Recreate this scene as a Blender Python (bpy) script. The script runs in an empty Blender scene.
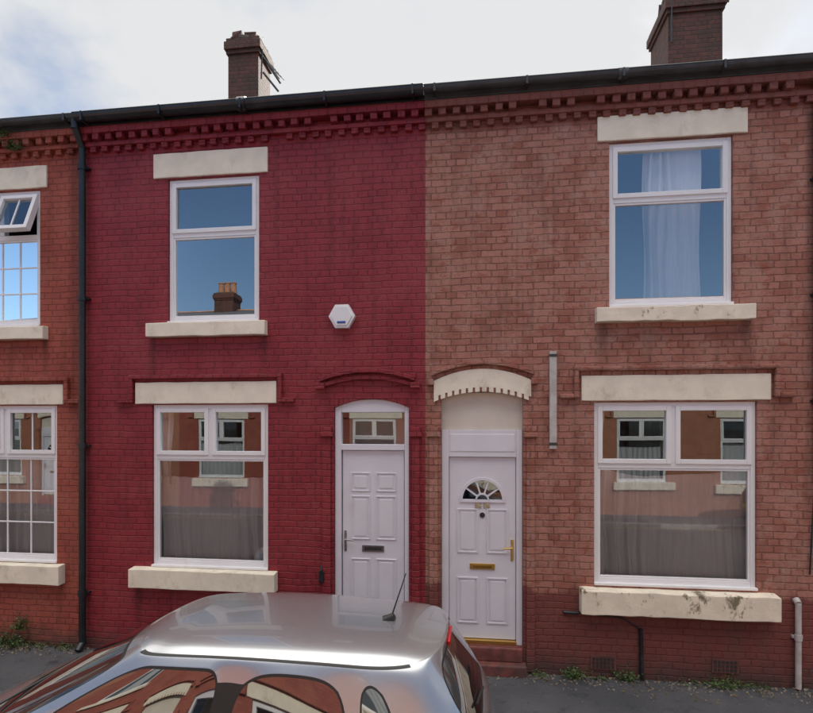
import bpy, bmesh, math, random, copy
from mathutils import Vector, Matrix, noise
random.seed(7)
R = math.radians
scene = bpy.context.scene
scene.view_settings.view_transform = 'Standard'
scene.view_settings.look = 'None'
scene.view_settings.exposure = 0
scene.view_settings.gamma = 1

# ------------------------------------------------------------------ helpers
def link(o, parent=None):
    scene.collection.objects.link(o)
    if parent: o.parent = parent
    return o

def empty(name, loc=(0,0,0), rz=0.0):
    e = bpy.data.objects.new(name, None)
    e.empty_display_size = 0.3
    e.location = loc; e.rotation_euler = (0,0,rz)
    return link(e)

class MB:
    def __init__(s): s.v=[]; s.f=[]; s.m=[]; s.mats=[]
    def mi(s, mat):
        if mat not in s.mats: s.mats.append(mat)
        return s.mats.index(mat)
    def poly(s, pts, mat):
        b=len(s.v); s.v+= [tuple(p) for p in pts]
        s.f.append(tuple(range(b,b+len(pts)))); s.m.append(s.mi(mat))
    def box(s, x0,x1,y0,y1,z0,z1,mat, jit=0):
        if x1<x0: x0,x1=x1,x0
        if y1<y0: y0,y1=y1,y0
        b=len(s.v)
        P=[(x0,y0,z0),(x1,y0,z0),(x1,y1,z0),(x0,y1,z0),(x0,y0,z1),(x1,y0,z1),(x1,y1,z1),(x0,y1,z1)]
        if jit: P=[tuple(c+random.uniform(-jit,jit) for c in p) for p in P]
        s.v+=P
        for q in [(0,3,2,1),(4,5,6,7),(0,1,5,4),(1,2,6,5),(2,3,7,6),(3,0,4,7)]:
            s.f.append(tuple(b+i for i in q)); s.m.append(s.mi(mat))
    def prism(s, prof, y0, y1, mat):
        n=len(prof); b=len(s.v)
        s.v+=[(x,y0,z) for x,z in prof]+[(x,y1,z) for x,z in prof]
        s.f.append(tuple(b+i for i in range(n))); s.m.append(s.mi(mat))
        s.f.append(tuple(b+n+i for i in reversed(range(n)))); s.m.append(s.mi(mat))
        for i in range(n):
            j=(i+1)%n
            s.f.append((b+i,b+n+i,b+n+j,b+j)); s.m.append(s.mi(mat))
    def extx(s, prof, x0, x1, mat):
        n=len(prof); b=len(s.v)
        s.v+=[(x0,y,z) for y,z in prof]+[(x1,y,z) for y,z in prof]
        s.f.append(tuple(b+i for i in range(n))); s.m.append(s.mi(mat))
        s.f.append(tuple(b+n+i for i in reversed(range(n)))); s.m.append(s.mi(mat))
        for i in range(n):
            j=(i+1)%n
            s.f.append((b+i,b+n+i,b+n+j,b+j)); s.m.append(s.mi(mat))
    def tube(s, a, c, r, mat, n=12, r2=None):
        a=Vector(a); c=Vector(c); d=(c-a).normalized()
        u=d.orthogonal().normalized(); w=d.cross(u); b=len(s.v)
        r2 = r if r2 is None else r2
        for P,rr in ((a,r),(c,r2)):
            for i in range(n):
                t=2*math.pi*i/n
                s.v.append(tuple(P+u*rr*math.cos(t)+w*rr*math.sin(t)))
        for i in range(n):
            j=(i+1)%n
            s.f.append((b+i,b+j,b+n+j,b+n+i)); s.m.append(s.mi(mat))
        s.f.append(tuple(b+i for i in reversed(range(n)))); s.m.append(s.mi(mat))
        s.f.append(tuple(b+n+i for i in range(n))); s.m.append(s.mi(mat))
    def obj(s, name, parent=None, bevel=0, seg=2, smooth=False):
        me=bpy.data.meshes.new(name); me.from_pydata(s.v,[],s.f)
        for m in s.mats: me.materials.append(m)
        me.polygons.foreach_set("material_index", s.m)
        bm=bmesh.new(); bm.from_mesh(me); bmesh.ops.recalc_face_normals(bm,faces=bm.faces[:]); bm.to_mesh(me); bm.free()
        if smooth:
            me.polygons.foreach_set("use_smooth",[True]*len(me.polygons))
            try: me.set_sharp_from_angle(angle=R(35))
            except Exception: pass
        me.update()
        o=bpy.data.objects.new(name,me); link(o,parent)
        if bevel:
            md=o.modifiers.new("bevel",'BEVEL'); md.width=bevel; md.segments=seg; md.limit_method='ANGLE'; md.angle_limit=R(40)
        return o

# ------------------------------------------------------------------ materials
class NT:
    def __init__(s,name):
        s.mat=bpy.data.materials.new(name); s.mat.use_nodes=True
        s.t=s.mat.node_tree; s.t.nodes.clear()
        s.out=s.n('ShaderNodeOutputMaterial')
    def n(s,typ,**kw):
        nd=s.t.nodes.new(typ)
        for k,v in kw.items(): setattr(nd,k,v)
        return nd
    def l(s,a,b): s.t.links.new(a,b)
    def coord(s): return s.n('ShaderNodeTexCoord').outputs['Object']
    def mapping(s,vec,scale=(1,1,1),loc=(0,0,0)):
        m=s.n('ShaderNodeMapping'); m.inputs['Scale'].default_value=scale; m.inputs['Location'].default_value=loc
        s.l(vec,m.inputs['Vector']); return m.outputs[0]
    def noise(s,vec,scale,detail=4,rough=.55,dist=0):
        m=s.n('ShaderNodeTexNoise'); m.inputs['Scale'].default_value=scale; m.inputs['Detail'].default_value=detail
        m.inputs['Roughness'].default_value=rough; m.inputs['Distortion'].default_value=dist
        s.l(vec,m.inputs['Vector']); return m.outputs['Fac']
    def ramp(s,fac,a,b,va=0.0,vb=1.0):
        m=s.n('ShaderNodeMapRange'); m.interpolation_type='SMOOTHSTEP'
        m.inputs['From Min'].default_value=a; m.inputs['From Max'].default_value=b
        m.inputs['To Min'].default_value=va; m.inputs['To Max'].default_value=vb
        s.l(fac,m.inputs['Value']); return m.outputs[0]
    def mix(s,fac,a,b,mode='MIX'):
        m=s.n('ShaderNodeMix'); m.data_type='RGBA'; m.blend_type=mode
        for sock,v in ((m.inputs[0],fac),(m.inputs[6],a),(m.inputs[7],b)):
            if isinstance(v,(int,float)): sock.default_value=v
            elif isinstance(v,(tuple,list)): sock.default_value=(*v[:3],1)
            else: s.l(v,sock)
        return m.outputs[2]
    def math(s,op,a,b=0.0,clamp=False):
        m=s.n('ShaderNodeMath'); m.operation=op; m.use_clamp=clamp
        for i,v in enumerate((a,b)):
            if isinstance(v,(int,float)): m.inputs[i].default_value=v
            else: s.l(v,m.inputs[i])
        return m.outputs[0]
    def bump(s,h,strength,dist,normal=None):
        m=s.n('ShaderNodeBump'); m.inputs['Strength'].default_value=strength; m.inputs['Distance'].default_value=dist
        s.l(h,m.inputs['Height'])
        if normal: s.l(normal,m.inputs['Normal'])
        return m.outputs[0]
    def bsdf(s,color,rough=.6,metal=0,spec=.5,normal=None,coat=0,coatr=.05):
        b=s.n('ShaderNodeBsdfPrincipled')
        for k,v in (('Base Color',color),('Roughness',rough),('Metallic',metal),('Specular IOR Level',spec),('Coat Weight',coat),('Coat Roughness',coatr)):
            if isinstance(v,(int,float)): b.inputs[k].default_value=v
            elif isinstance(v,(tuple,list)): b.inputs[k].default_value=(*v[:3],1)
            else: s.l(v,b.inputs[k])
        if normal: s.l(normal,b.inputs['Normal'])
        s.l(b.outputs[0],s.out.inputs[0]); return b

def simple(name,col,rough=.5,metal=0,spec=.5,var=.12,vs=3.0,bmp=0,bs=60,dirt=None,dirt_lo=.55,dirt_hi=.75,ds=2.5):
    t=NT(name); c=t.coord()
    n=t.noise(c,vs,3)
    col_=t.mix(t.ramp(n,.3,.7), tuple(x*(1-var) for x in col), tuple(min(1,x*(1+var)) for x in col))
    if dirt:
        d=t.ramp(t.noise(t.mapping(c,(1,1,.7)),ds,5,.7),dirt_lo,dirt_hi)
        col_=t.mix(d,col_,dirt)
    nm=None
    if bmp: nm=t.bump(t.noise(c,bs,4,.6),bmp,.004)
    t.bsdf(col_,rough,metal,spec,nm)
    return t.mat

def brick(name,c1,c2,mortar,patch,patch_amt=.6,low=None,lowz=.95,rough=.7,grime=.35,seed=0.0,bumps=.75,spots=None,cheap=False,pscale=1.6,top=None,stains=()):
    t=NT(name); c=t.coord()
    sp=t.n('ShaderNodeSeparateXYZ'); t.l(c,sp.inputs[0])
    cb=t.n('ShaderNodeCombineXYZ')
    t.l(t.math('ADD',sp.outputs['X'],sp.outputs['Y']),cb.inputs['X'])
    t.l(sp.outputs['Z'],cb.inputs['Y'])
    vec=cb.outputs[0]
    if not cheap:
        wob=t.n('ShaderNodeTexNoise'); wob.inputs['Scale'].default_value=2.2; wob.inputs['Detail'].default_value=1; t.l(c,wob.inputs['Vector'])
        wo=t.n('ShaderNodeVectorMath',operation='MULTIPLY_ADD'); t.l(wob.outputs['Color'],wo.inputs[0]); wo.inputs[1].default_value=(.03,.03,0); t.l(vec,wo.inputs[2])
        wob2=t.n('ShaderNodeTexNoise'); wob2.inputs['Scale'].default_value=24; wob2.inputs['Detail'].default_value=2; t.l(c,wob2.inputs['Vector'])
        wo2=t.n('ShaderNodeVectorMath',operation='MULTIPLY_ADD'); t.l(wob2.outputs['Color'],wo2.inputs[0]); wo2.inputs[1].default_value=(.018,.018,0); t.l(wo.outputs[0],wo2.inputs[2])
        vec=wo2.outputs[0]
    def bt(col1,col2,mort,ms):
        b=t.n('ShaderNodeTexBrick'); b.offset=.5; b.offset_frequency=2; b.squash=.5; b.squash_frequency=4
        b.inputs['Scale'].default_value=1; b.inputs['Brick Width'].default_value=.225; b.inputs['Row Height'].default_value=.075
        b.inputs['Mortar Size'].default_value=ms; b.inputs['Mortar Smooth'].default_value=.6; b.inputs['Bias'].default_value=0
        b.inputs['Color1'].default_value=(*col1,1); b.inputs['Color2'].default_value=(*col2,1); b.inputs['Mortar'].default_value=(*mort,1)
        t.l(vec,b.inputs['Vector']); return b
    b=bt(c1,c2,mortar,.0085)
    col=b.outputs['Color']
    if cheap:
        pn=t.ramp(t.noise(c,1.6,3,.65),.42,.66)
        col=t.mix(t.math('MULTIPLY',pn,patch_amt),col,patch)
        t.bsdf(col,rough,0,.35); return t.mat
    bb=bt((0,0,0),(1,1,1),(.5,.5,.5),.0085)
    bc=t.n('ShaderNodeSeparateColor'); t.l(bb.outputs['Color'],bc.inputs[0]); bv=bc.outputs[0]
    pn=t.ramp(t.noise(t.mapping(c,(1,1,1),(seed,0,seed)),pscale,5,.68),.42,.62)
    pb=t.math('MULTIPLY',pn,t.math('ADD',t.math('MULTIPLY',bv,.8),.2))
    col=t.mix(t.math('MULTIPLY',pb,patch_amt),col,patch)
    fn=t.noise(c,34,4,.75)
    col=t.mix(t.ramp(fn,.28,.62,.42,0),col,tuple(x*.5 for x in c1))
    if spots:
        s2=t.ramp(t.noise(t.mapping(c,(1,1,1.6),(3,seed,9)),7,5,.75),.53,.63)
        col=t.mix(t.math('MULTIPLY',s2,.7),col,spots)
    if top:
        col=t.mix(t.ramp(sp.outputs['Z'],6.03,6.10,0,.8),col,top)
    if low:
        ed=t.math('ADD',sp.outputs['Z'],t.math('MULTIPLY',t.math('SUBTRACT',t.noise(c,3,3),.5),.35))
        lo=t.ramp(ed,lowz+.04,lowz-.04)
        col=t.mix(t.math('MULTIPLY',lo,.88),col,t.mix(fn,tuple(x*.6 for x in low),low))
    st=t.ramp(t.noise(t.mapping(c,(5,5,.45)),1.5,4,.65),.48,.72)
    col=t.mix(t.math('MULTIPLY',st,grime),col,tuple(x*.35 for x in c1))
    for (sx,sw_,sz0,sz1) in stains:      # dirty run-off under sill ends / leaking joints
        dx_=t.math('ABSOLUTE',t.math('SUBTRACT',t.math('ADD',sp.outputs['X'],t.math('MULTIPLY',t.math('SUBTRACT',fn,.5),.08)),sx))
        m1=t.ramp(dx_,sw_,sw_*.2); m2=t.ramp(sp.outputs['Z'],sz0,sz1); m3=t.ramp(sp.outputs['Z'],sz1+.03,sz1)
        col=t.mix(t.math('MULTIPLY',t.math('MULTIPLY',m1,m2),t.math('MULTIPLY',m3,.65)),col,tuple(x*.3 for x in c1))
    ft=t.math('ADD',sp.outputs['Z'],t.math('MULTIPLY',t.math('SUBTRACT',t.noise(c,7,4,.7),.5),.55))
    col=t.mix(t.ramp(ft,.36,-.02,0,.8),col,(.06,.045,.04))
    h=t.math('ADD',t.math('SUBTRACT',1,b.outputs['Fac']),t.math('MULTIPLY',fn,.8))
    h=t.math('ADD',h,t.math('MULTIPLY',bv,.25))
    nm=t.bump(h,bumps,.012)
    t.bsdf(col,rough,0,.35,nm)
    return t.mat

M={}
M['brickB']=brick('crimson_painted_brick',(.285,.027,.038),(.225,.020,.030),(.170,.016,.024),(.33,.056,.060),.75,rough=.5,grime=.4,seed=1,bumps=.65,
   stains=[(-3.86,.07,3.0,3.81),(-2.45,.06,3.2,3.81),(-4.05,.08,.1,.79),(-2.33,.08,.1,.79)])
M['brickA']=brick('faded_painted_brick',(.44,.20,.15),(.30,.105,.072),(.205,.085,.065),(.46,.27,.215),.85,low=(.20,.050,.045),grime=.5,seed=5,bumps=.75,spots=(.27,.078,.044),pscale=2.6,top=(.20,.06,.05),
   stains=[(1.40,.09,3.1,3.85),(2.85,.08,3.2,3.85),(2.75,.16,-.1,.70),(3.48,.07,1.0,6.0)])
M['brickC']=brick('terracotta_painted_brick',(.38,.088,.058),(.31,.066,.046),(.23,.052,.038),(.42,.14,.095),.7,grime=.45,seed=9,bumps=.75,
   stains=[(-4.90,.1,0,6.2),(-5.3,.07,3.1,3.82)])
M['brickO']=brick('orange_brick',(.42,.15,.08),(.34,.11,.06),(.30,.22,.17),(.45,.2,.12),.5,cheap=True)
M['brickO2']=brick('red_brick',(.36,.09,.06),(.30,.07,.05),(.2,.08,.06),(.4,.14,.09),.5,cheap=True)
M['chim']=brick('sooty_chimney_brick',(.14,.050,.036),(.095,.038,.03),(.06,.045,.036),(.05,.04,.032),.8,grime=.7,seed=2)
M['trimB']=simple('crimson_trim_paint',(.13,.030,.028),.6,var=.35,vs=8,bmp=.4,dirt=(.05,.03,.025),dirt_lo=.45)
M['trimA']=simple('faded_trim_paint',(.17,.050,.042),.7,var=.35,vs=8,bmp=.5,dirt=(.06,.045,.04),dirt_lo=.45)
M['trimC']=simple('terracotta_trim_paint',(.28,.06,.045),.6,var=.25,bmp=.4)
M['cream']=simple('cream_stone_paint',(.82,.75,.61),.6,var=.06,vs=5,bmp=.5,bs=40,dirt=(.50,.42,.31),dirt_lo=.52,dirt_hi=.82,ds=4)
M['creamW']=simple('worn_cream_stone_paint',(.80,.72,.58),.65,var=.08,vs=6,bmp=.7,bs=30,dirt=(.20,.17,.11),dirt_lo=.58,dirt_hi=.68,ds=5)
M['plaster']=simple('cream_render',(.68,.62,.53),.7,var=.06,bmp=.2,dirt=(.52,.46,.39))
M['plaque']=simple('number_plaque',(.40,.34,.24),.5,var=.3,vs=60)
M['white']=simple('white_upvc',(.80,.80,.81),.3,var=.02,dirt=(.62,.61,.59),dirt_lo=.58,dirt_hi=.85)
M['whited']=simple('white_door_paint',(.71,.70,.75),.35,var=.03,dirt=(.56,.54,.56),dirt_lo=.58,dirt_hi=.9)
M['black']=simple('black_gutter_paint',(.016,.018,.022),.35,var=.3,vs=6,bmp=.2,dirt=(.05,.05,.05))
M['grey']=simple('grey_gutter',(.035,.037,.04),.45,var=.3,vs=6,bmp=.2,dirt=(.08,.08,.075))
M['board']=simple('weathered_white_board',(.48,.45,.43),.6,var=.15,vs=9,bmp=.2,dirt=(.24,.19,.17))
M['gold']=simple('brass',(.70,.47,.14),.3,1.0,var=.1)
M['flap']=simple('letter_flap',(.35,.22,.06),.35,1)
M['chrome']=simple('chrome',(.5,.5,.5),.25,1.0,var=.05)
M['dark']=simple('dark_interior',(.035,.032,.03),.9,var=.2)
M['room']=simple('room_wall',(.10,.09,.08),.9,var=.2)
M['rubber']=simple('black_rubber',(.012,.012,.012),.5,var=.1)
M['pot']=simple('clay_chimney_pot',(.38,.18,.10),.8,var=.2,bmp=.3,dirt=(.1,.08,.06))
M['mortarm']=simple('flaunching_mortar',(.14,.12,.10),.9,var=.2,bmp=.6)
M['grille']=simple('clay_air_brick',(.14,.055,.045),.8,var=.3,bmp=.4)
M['blue']=simple('blue_plastic',(.03,.09,.35),.4,var=.05)

def slate():
    t=NT('slate_roof'); c=t.coord()
    b=t.n('ShaderNodeTexBrick'); b.inputs['Scale'].default_value=1; b.inputs['Brick Width'].default_value=.3; b.inputs['Row Height'].default_value=.2
    b.inputs['Mortar Size'].default_value=.006; b.inputs['Color1'].default_value=(.09,.09,.1,1); b.inputs['Color2'].default_value=(.06,.06,.07,1); b.inputs['Mortar'].default_value=(.02,.02,.02,1)
    t.l(c,b.inputs['Vector'])
    t.bsdf(b.outputs['Color'],.6); return t.mat
M['slate']=slate()

def glass(name,base=.22,tint=(.95,.96,.96)):
    t=NT(name); c=t.coord()
    fr=t.n('ShaderNodeFresnel'); fr.inputs['IOR'].default_value=1.6
    fac=t.math('ADD',fr.outputs[0],base,True)
    nm=t.bump(t.noise(c,1.3,0),.10,.006)
    g=t.n('ShaderNodeBsdfGlossy'); g.inputs['Roughness'].default_value=.0; g.inputs['Color'].default_value=(.88,.95,1,1)
    t.l(nm,g.inputs['Normal'])
    tr=t.n('ShaderNodeBsdfTransparent'); tr.inputs['Color'].default_value=(*tint,1)
    mx=t.n('ShaderNodeMixShader'); t.l(fac,mx.inputs[0]); t.l(tr.outputs[0],mx.inputs[1]); t.l(g.outputs[0],mx.inputs[2])
    t.l(mx.outputs[0],t.out.inputs[0]); return t.mat
M['glass']=glass('window_glass',.10)
M['glassup']=glass('coated_window_glass',.25)
M['glassdoor']=glass('door_glass',.10)

def fabric(name,col,tl=.35):
    t=NT(name); c=t.coord()
    n=t.noise(t.mapping(c,(60,60,3)),1,2)
    cc=t.mix(n,tuple(x*.78 for x in col),col)
    d=t.n('ShaderNodeBsdfDiffuse'); t.l(cc,d.inputs['Color'])
    tr=t.n('ShaderNodeBsdfTranslucent'); t.l(cc,tr.inputs['Color'])
    mx=t.n('ShaderNodeMixShader'); mx.inputs[0].default_value=tl
    t.l(d.outputs[0],mx.inputs[1]); t.l(tr.outputs[0],mx.inputs[2]); t.l(mx.outputs[0],t.out.inputs[0]); return t.mat
M['net']=fabric('grey_net_curtain',(.72,.72,.74),.0)
M['curtain']=fabric('white_curtain',(.95,.95,.95),.0)

def asphalt(name,lo,hi):
    t=NT(name); c=t.coord()
    n1=t.noise(c,1.1,4,.6); n2=t.noise(c,120,2,.8)
    col=t.mix(t.ramp(n1,.3,.7),lo,hi)
    v=t.n('ShaderNodeTexVoronoi'); v.inputs['Scale'].default_value=95; t.l(c,v.inputs['Vector'])
    sp=t.ramp(v.outputs['Distance'],.12,.30,1,0)
    col=t.mix(t.math('MULTIPLY',sp,t.ramp(n2,.45,.65)),col,(.22,.21,.20))
    col=t.mix(t.ramp(t.noise(c,4,5,.75),.52,.70,0,.7),col,tuple(x*.4 for x in lo))
    h=t.math('ADD',n2,t.math('MULTIPLY',sp,.6))
    t.bsdf(col,.85,spec=.3,normal=t.bump(h,.6,.006)); return t.mat
M['road']=asphalt('road_asphalt',(.045,.045,.048),(.07,.07,.072))
M['pave']=asphalt('pavement_asphalt',(.050,.052,.060),(.085,.085,.093))
M['earth']=simple('ground_earth',(.10,.10,.08),.95,var=.3,vs=.2,bmp=.5,bs=5)
M['kerb']=simple('granite_kerb',(.26,.25,.24),.8,var=.25,vs=20,bmp=.5,bs=90,dirt=(.12,.11,.1))
M['linep']=simple('yellow_line_paint',(.6,.45,.06),.7,var=.15,dirt=(.2,.18,.12))
M['grit']=simple('grit_debris',(.20,.17,.14),.9,var=.4,vs=30)
def leafm(name,a,b):
    t=NT(name)
    cc=t.mix(t.ramp(t.noise(t.coord(),14,2),.35,.65),a,b)
    t.bsdf(cc,.55,spec=.3); return t.mat
M['leaf']=leafm('weed_leaf',(.03,.06,.015),(.08,.13,.035))
M['leafdry']=leafm('dry_weed_leaf',(.10,.08,.04),(.17,.13,.07))

# ------------------------------------------------------------------ house parts
def arc_z(x,xa,xb,ze,za):
    xc=(xa+xb)/2; hw=(xb-xa)/2
    return ze+(za-ze)*(1-((x-xc)/hw)**2)

def arch_ring(mb,xa,xb,ze0,za0,ze1,za1,y0,y1,mat,n=20,gap=0.0):
    # one continuous curved band
    xs=[xa+(xb-xa)*i/n for i in range(n+1)]
    prof=[(x,arc_z(x,xa,xb,ze0,za0)) for x in xs]+[(x,arc_z(x,xa,xb,ze1,za1)) for x in reversed(xs)]
    m=len(prof); b=len(mb.v); k=mb.mi(mat)
    mb.v+=[(x,y0,z) for x,z in prof]+[(x,y1,z) for x,z in prof]
    for i in range(n):
        q=(b+i,b+i+1,b+m-2-i,b+m-1-i); mb.f.append(q); mb.m.append(k)
        mb.f.append(tuple(v+m for v in reversed(q))); mb.m.append(k)
    for i in range(m):
        j=(i+1)%m
        mb.f.append((b+i,b+m+i,b+m+j,b+j)); mb.m.append(k)

def curtain(parent,x0,x1,z0,z1,mat,folds=9,amp=.055,y=.19,sag=0.0,name='curtain'):
    mb=MB(); nx=int(folds*12); nz=12; ph=random.random()*6
    base=[]
    for k in range(nz+1):
        for i in range(nx+1):
            u=i/nx; w=k/nz
            top=z1-sag*math.sin(math.pi*u)*(1+.25*math.sin(7*u+ph))
            z=z0+(top-z0)*w
            x=x0+(x1-x0)*u
            a=amp*(1.0-.25*w)*(.6+.4*math.sin(5.1*u+ph*2))
            yy=y+a*math.sin(u*folds*2*math.pi+ph+1.4*math.sin(4.3*u+ph)+.4*math.sin(3*w+5*u))+.3*a*math.sin(u*folds*14.7+1+w)
            base.append((x+.014*math.sin(6*w+9*u),max(yy,.125),z))
    mb.v=base
    mi=mb.mi(mat)
    for k in range(nz):
        for i in range(nx):
            b=k*(nx+1)+i
            mb.f.append((b,b+1,b+nx+2,b+nx+1)); mb.m.append(mi)
    o=mb.obj(name,parent,smooth=False)
    o.data.polygons.foreach_set("use_smooth",[True]*len(o.data.polygons))
    return o

def window(parent,x0,x1,z0,z1,ztr,two=True,grid=None,opened=False,nbars=0):
    W=M['white']; fw=.052
    GL=M['glassup'] if z0>3.5 else M['glass']
    g=MB(); s=MB(); gl=MB()
    yf,yb=.028,.10
    g.box(x0+.003,x0+fw,yf,yb,z0,z1,W); g.box(x1-fw,x1-.003,yf,yb,z0,z1,W)
    g.box(x0+fw,x1-fw,yf+.001,yb,z1-fw,z1,W); g.box(x0+fw,x1-fw,yf+.001,yb,z0,z0+fw+.012,W)
    g.box(x0+fw,x1-fw,yf+.002,yb,ztr-.030,ztr+.030,W)
    g.box(x0-.0,x1+.0,yf-.05,yf+.0,z0-.012,z0+.016,W)
    tops=[(x0+fw,x1-fw)]
    if two:
        xm=(x0+x1)/2
        g.box(xm-.03,xm+.03,yf+.003,yb,ztr+.03,z1-fw,W)
        tops=[(x0+fw,xm-.03),(xm+.03,x1-fw)]
    sw=.042
    for k,(a,b) in enumerate(tops):
        zz0,zz1=ztr+.03,z1-fw
        tgt=s; tg=gl
        if opened and k==len(tops)-1:
            so=MB(); go=MB(); tgt=so; tg=go
        ys,ye=yf-.014,yb-.01
        tgt.box(a-.008,a+sw,ys,ye,zz0-.008,zz1+.008,W); tgt.box(b-sw,b+.008,ys,ye,zz0-.008,zz1+.008,W)
        tgt.box(a+sw,b-sw,ys+.001,ye,zz1-sw,zz1+.008,W); tgt.box(a+sw,b-sw,ys+.001,ye,zz0-.008,zz0+sw,W)
        tg.poly([(a+sw-.004,.05,zz0+sw-.004),(b-sw+.004,.05,zz0+sw-.004),(b-sw+.004,.05,zz1-sw+.004),(a+sw-.004,.05,zz1-sw+.004)],GL)
        if nbars:
            for i in range(1,nbars+1):
                xx=a+sw+(b-a-2*sw)*i/(nbars+1); tgt.box(xx-.009,xx+.009,.040,.060,zz0+sw,zz1-sw,W)
        if opened and k==len(tops)-1:
            for mm,nm in ((so,'open_vent_sash'),(go,'open_vent_glass')):
                mm.v=[(x,y,z-zz1) for x,y,z in mm.v]
                o=mm.obj(nm,parent,bevel=.004 if mm is so else 0); o.location=(0,-.01,zz1); o.rotation_euler=(R(-20),0,0)
            g.box(a,a+.02,yf,yb,zz0,zz1,W); g.box(b-.02,b,yf,yb,zz0,zz1,W)
    a,b,c,d=x0+fw,x1-fw,z0+fw+.012,ztr-.03; bw=.022
    s.box(a,a+bw,yf+.008,yb-.01,c,d,W); s.box(b-bw,b,yf+.008,yb-.01,c,d,W)
    s.box(a+bw,b-bw,yf+.009,yb-.01,d-bw,d,W); s.box(a+bw,b-bw,yf+.009,yb-.01,c,c+bw,W)
    gl.poly([(a+bw-.004,.058,c+bw-.004),(b-bw+.004,.058,c+bw-.004),(b-bw+.004,.058,d-bw+.004),(a+bw-.004,.058,d-bw+.004)],GL)
    if grid:
        nx,nz=grid
        for i in range(1,nx):
            xx=a+bw+(b-a-2*bw)*i/nx; s.box(xx-.009,xx+.009,.048,.068,c+bw,d-bw,W)
        for i in range(1,nz):
            zz=c+bw+(d-c-2*bw)*i/nz; s.box(a+bw,b-bw,.0485,.0675,zz-.009,zz+.009,W)
    g.obj('window_frame',parent,bevel=.005); s.obj('window_sash',parent,bevel=.004); gl.obj('window_pane',parent)
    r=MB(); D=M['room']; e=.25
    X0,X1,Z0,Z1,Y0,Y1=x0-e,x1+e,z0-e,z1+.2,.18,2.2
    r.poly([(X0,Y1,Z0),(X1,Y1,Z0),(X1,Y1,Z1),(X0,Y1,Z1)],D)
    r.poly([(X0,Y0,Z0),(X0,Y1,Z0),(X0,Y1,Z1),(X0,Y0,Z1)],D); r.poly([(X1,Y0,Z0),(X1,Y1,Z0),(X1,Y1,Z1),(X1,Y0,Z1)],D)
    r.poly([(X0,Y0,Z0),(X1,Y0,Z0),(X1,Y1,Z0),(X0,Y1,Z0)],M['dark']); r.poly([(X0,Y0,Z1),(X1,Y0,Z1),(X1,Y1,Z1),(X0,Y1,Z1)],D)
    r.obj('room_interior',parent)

def slab(parent,name,x0,x1,z0,z1,proj,mat,jit=.004,slope=0):
    mb=MB(); n=max(2,int((x1-x0)/.12))
    xs=[x0+(x1-x0)*i/n for i in range(n+1)]
    for i,x in enumerate(xs):
        j=[random.uniform(-jit,jit) for _ in range(4)]
        mb.v+=[(x,-proj+j[0],z0+j[1]),(x,-proj+j[0],z1-slope+j[2]),(x,.10,z1),(x,.10,z0)]
    mi=mb.mi(mat)
    for i in range(n):
        for k in range(4):
            k2=(k+1)%4
            mb.f.append((i*4+k,(i+1)*4+k,(i+1)*4+k2,i*4+k2)); mb.m.append(mi)
    mb.f.append((0,1,2,3)); mb.m.append(mi); mb.f.append(tuple(n*4+k for k in (3,2,1,0))); mb.m.append(mi)
    return mb.obj(name,parent,bevel=.008,seg=2)

def panel(mb,x0,x1,z0,z1,y,mat):
    t=.014
    mb.box(x0,x0+t,y-.012,y+.01,z0,z1,mat); mb.box(x1-t,x1,y-.012,y+.01,z0,z1,mat)
    mb.box(x0+t,x1-t,y-.011,y+.01,z1-t,z1,mat); mb.box(x0+t,x1-t,y-.011,y+.01,z0,z0+t,mat)
    mb.box(x0+.04,x1-.04,y-.009,y+.01,z0+.04,z1-.04,mat)

def door_plain(parent,x0,x1):
    W=M['whited']; f=MB()
    f.box(x0+.003,x0+.075,.03,.13,.25,3.05,W); f.box(x1-.055,x1-.003,.03,.13,.25,3.05,W)
    f.box(x0+.075,x1-.055,.031,.13,2.90,3.05,W); f.box(x0+.075,x1-.055,.031,.13,2.46,2.53,W)
    f.box(x0+.075,x1-.055,.032,.16,.25,.30,W)
    a,b=x0+.085,x1-.065
    f.obj('door_frame',parent,bevel=.006)
    g=MB(); g.poly([(a-.01,.085,2.53),(b+.01,.085,2.53),(b+.01,.085,2.90),(a-.01,.085,2.90)],M['glassdoor']); g.obj('fanlight_pane',parent)
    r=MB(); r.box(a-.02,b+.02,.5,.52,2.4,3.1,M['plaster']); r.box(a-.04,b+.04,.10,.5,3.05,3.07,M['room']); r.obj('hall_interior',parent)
    d=MB(); y=.07
    d.box(a,b,y,.12,.305,2.455,W)
    w=b-a; c1=a+.10; c2=a+w/2-.035; c3=a+w/2+.035; c4=b-.09
    for z0,z1 in ((1.98,2.20),(1.42,1.93),(.50,1.20)):
        panel(d,c1,c2,z0,z1,y,W); panel(d,c3,c4,z0,z1,y,W)
    d.obj('door_leaf',parent,bevel=.004)
    h=MB()
    xm=(a+b)/2
    h.box(xm-.13,xm+.13,y-.012,y+.01,1.28,1.355,M['chrome']); h.box(xm-.10,xm+.10,y-.016,y-.010,1.30,1.335,M['dark'])
    h.box(a+.02,a+.05,y-.010,y+.01,1.28,1.52,M['chrome']); h.tube((a+.035,y-.02,1.42),(a+.035,y-.05,1.42),.009,M['chrome']); h.tube((a+.03,y-.05,1.42),(a+.14,y-.05,1.415),.009,M['chrome'])
    h.obj('door_furniture',parent,bevel=.003)

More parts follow.
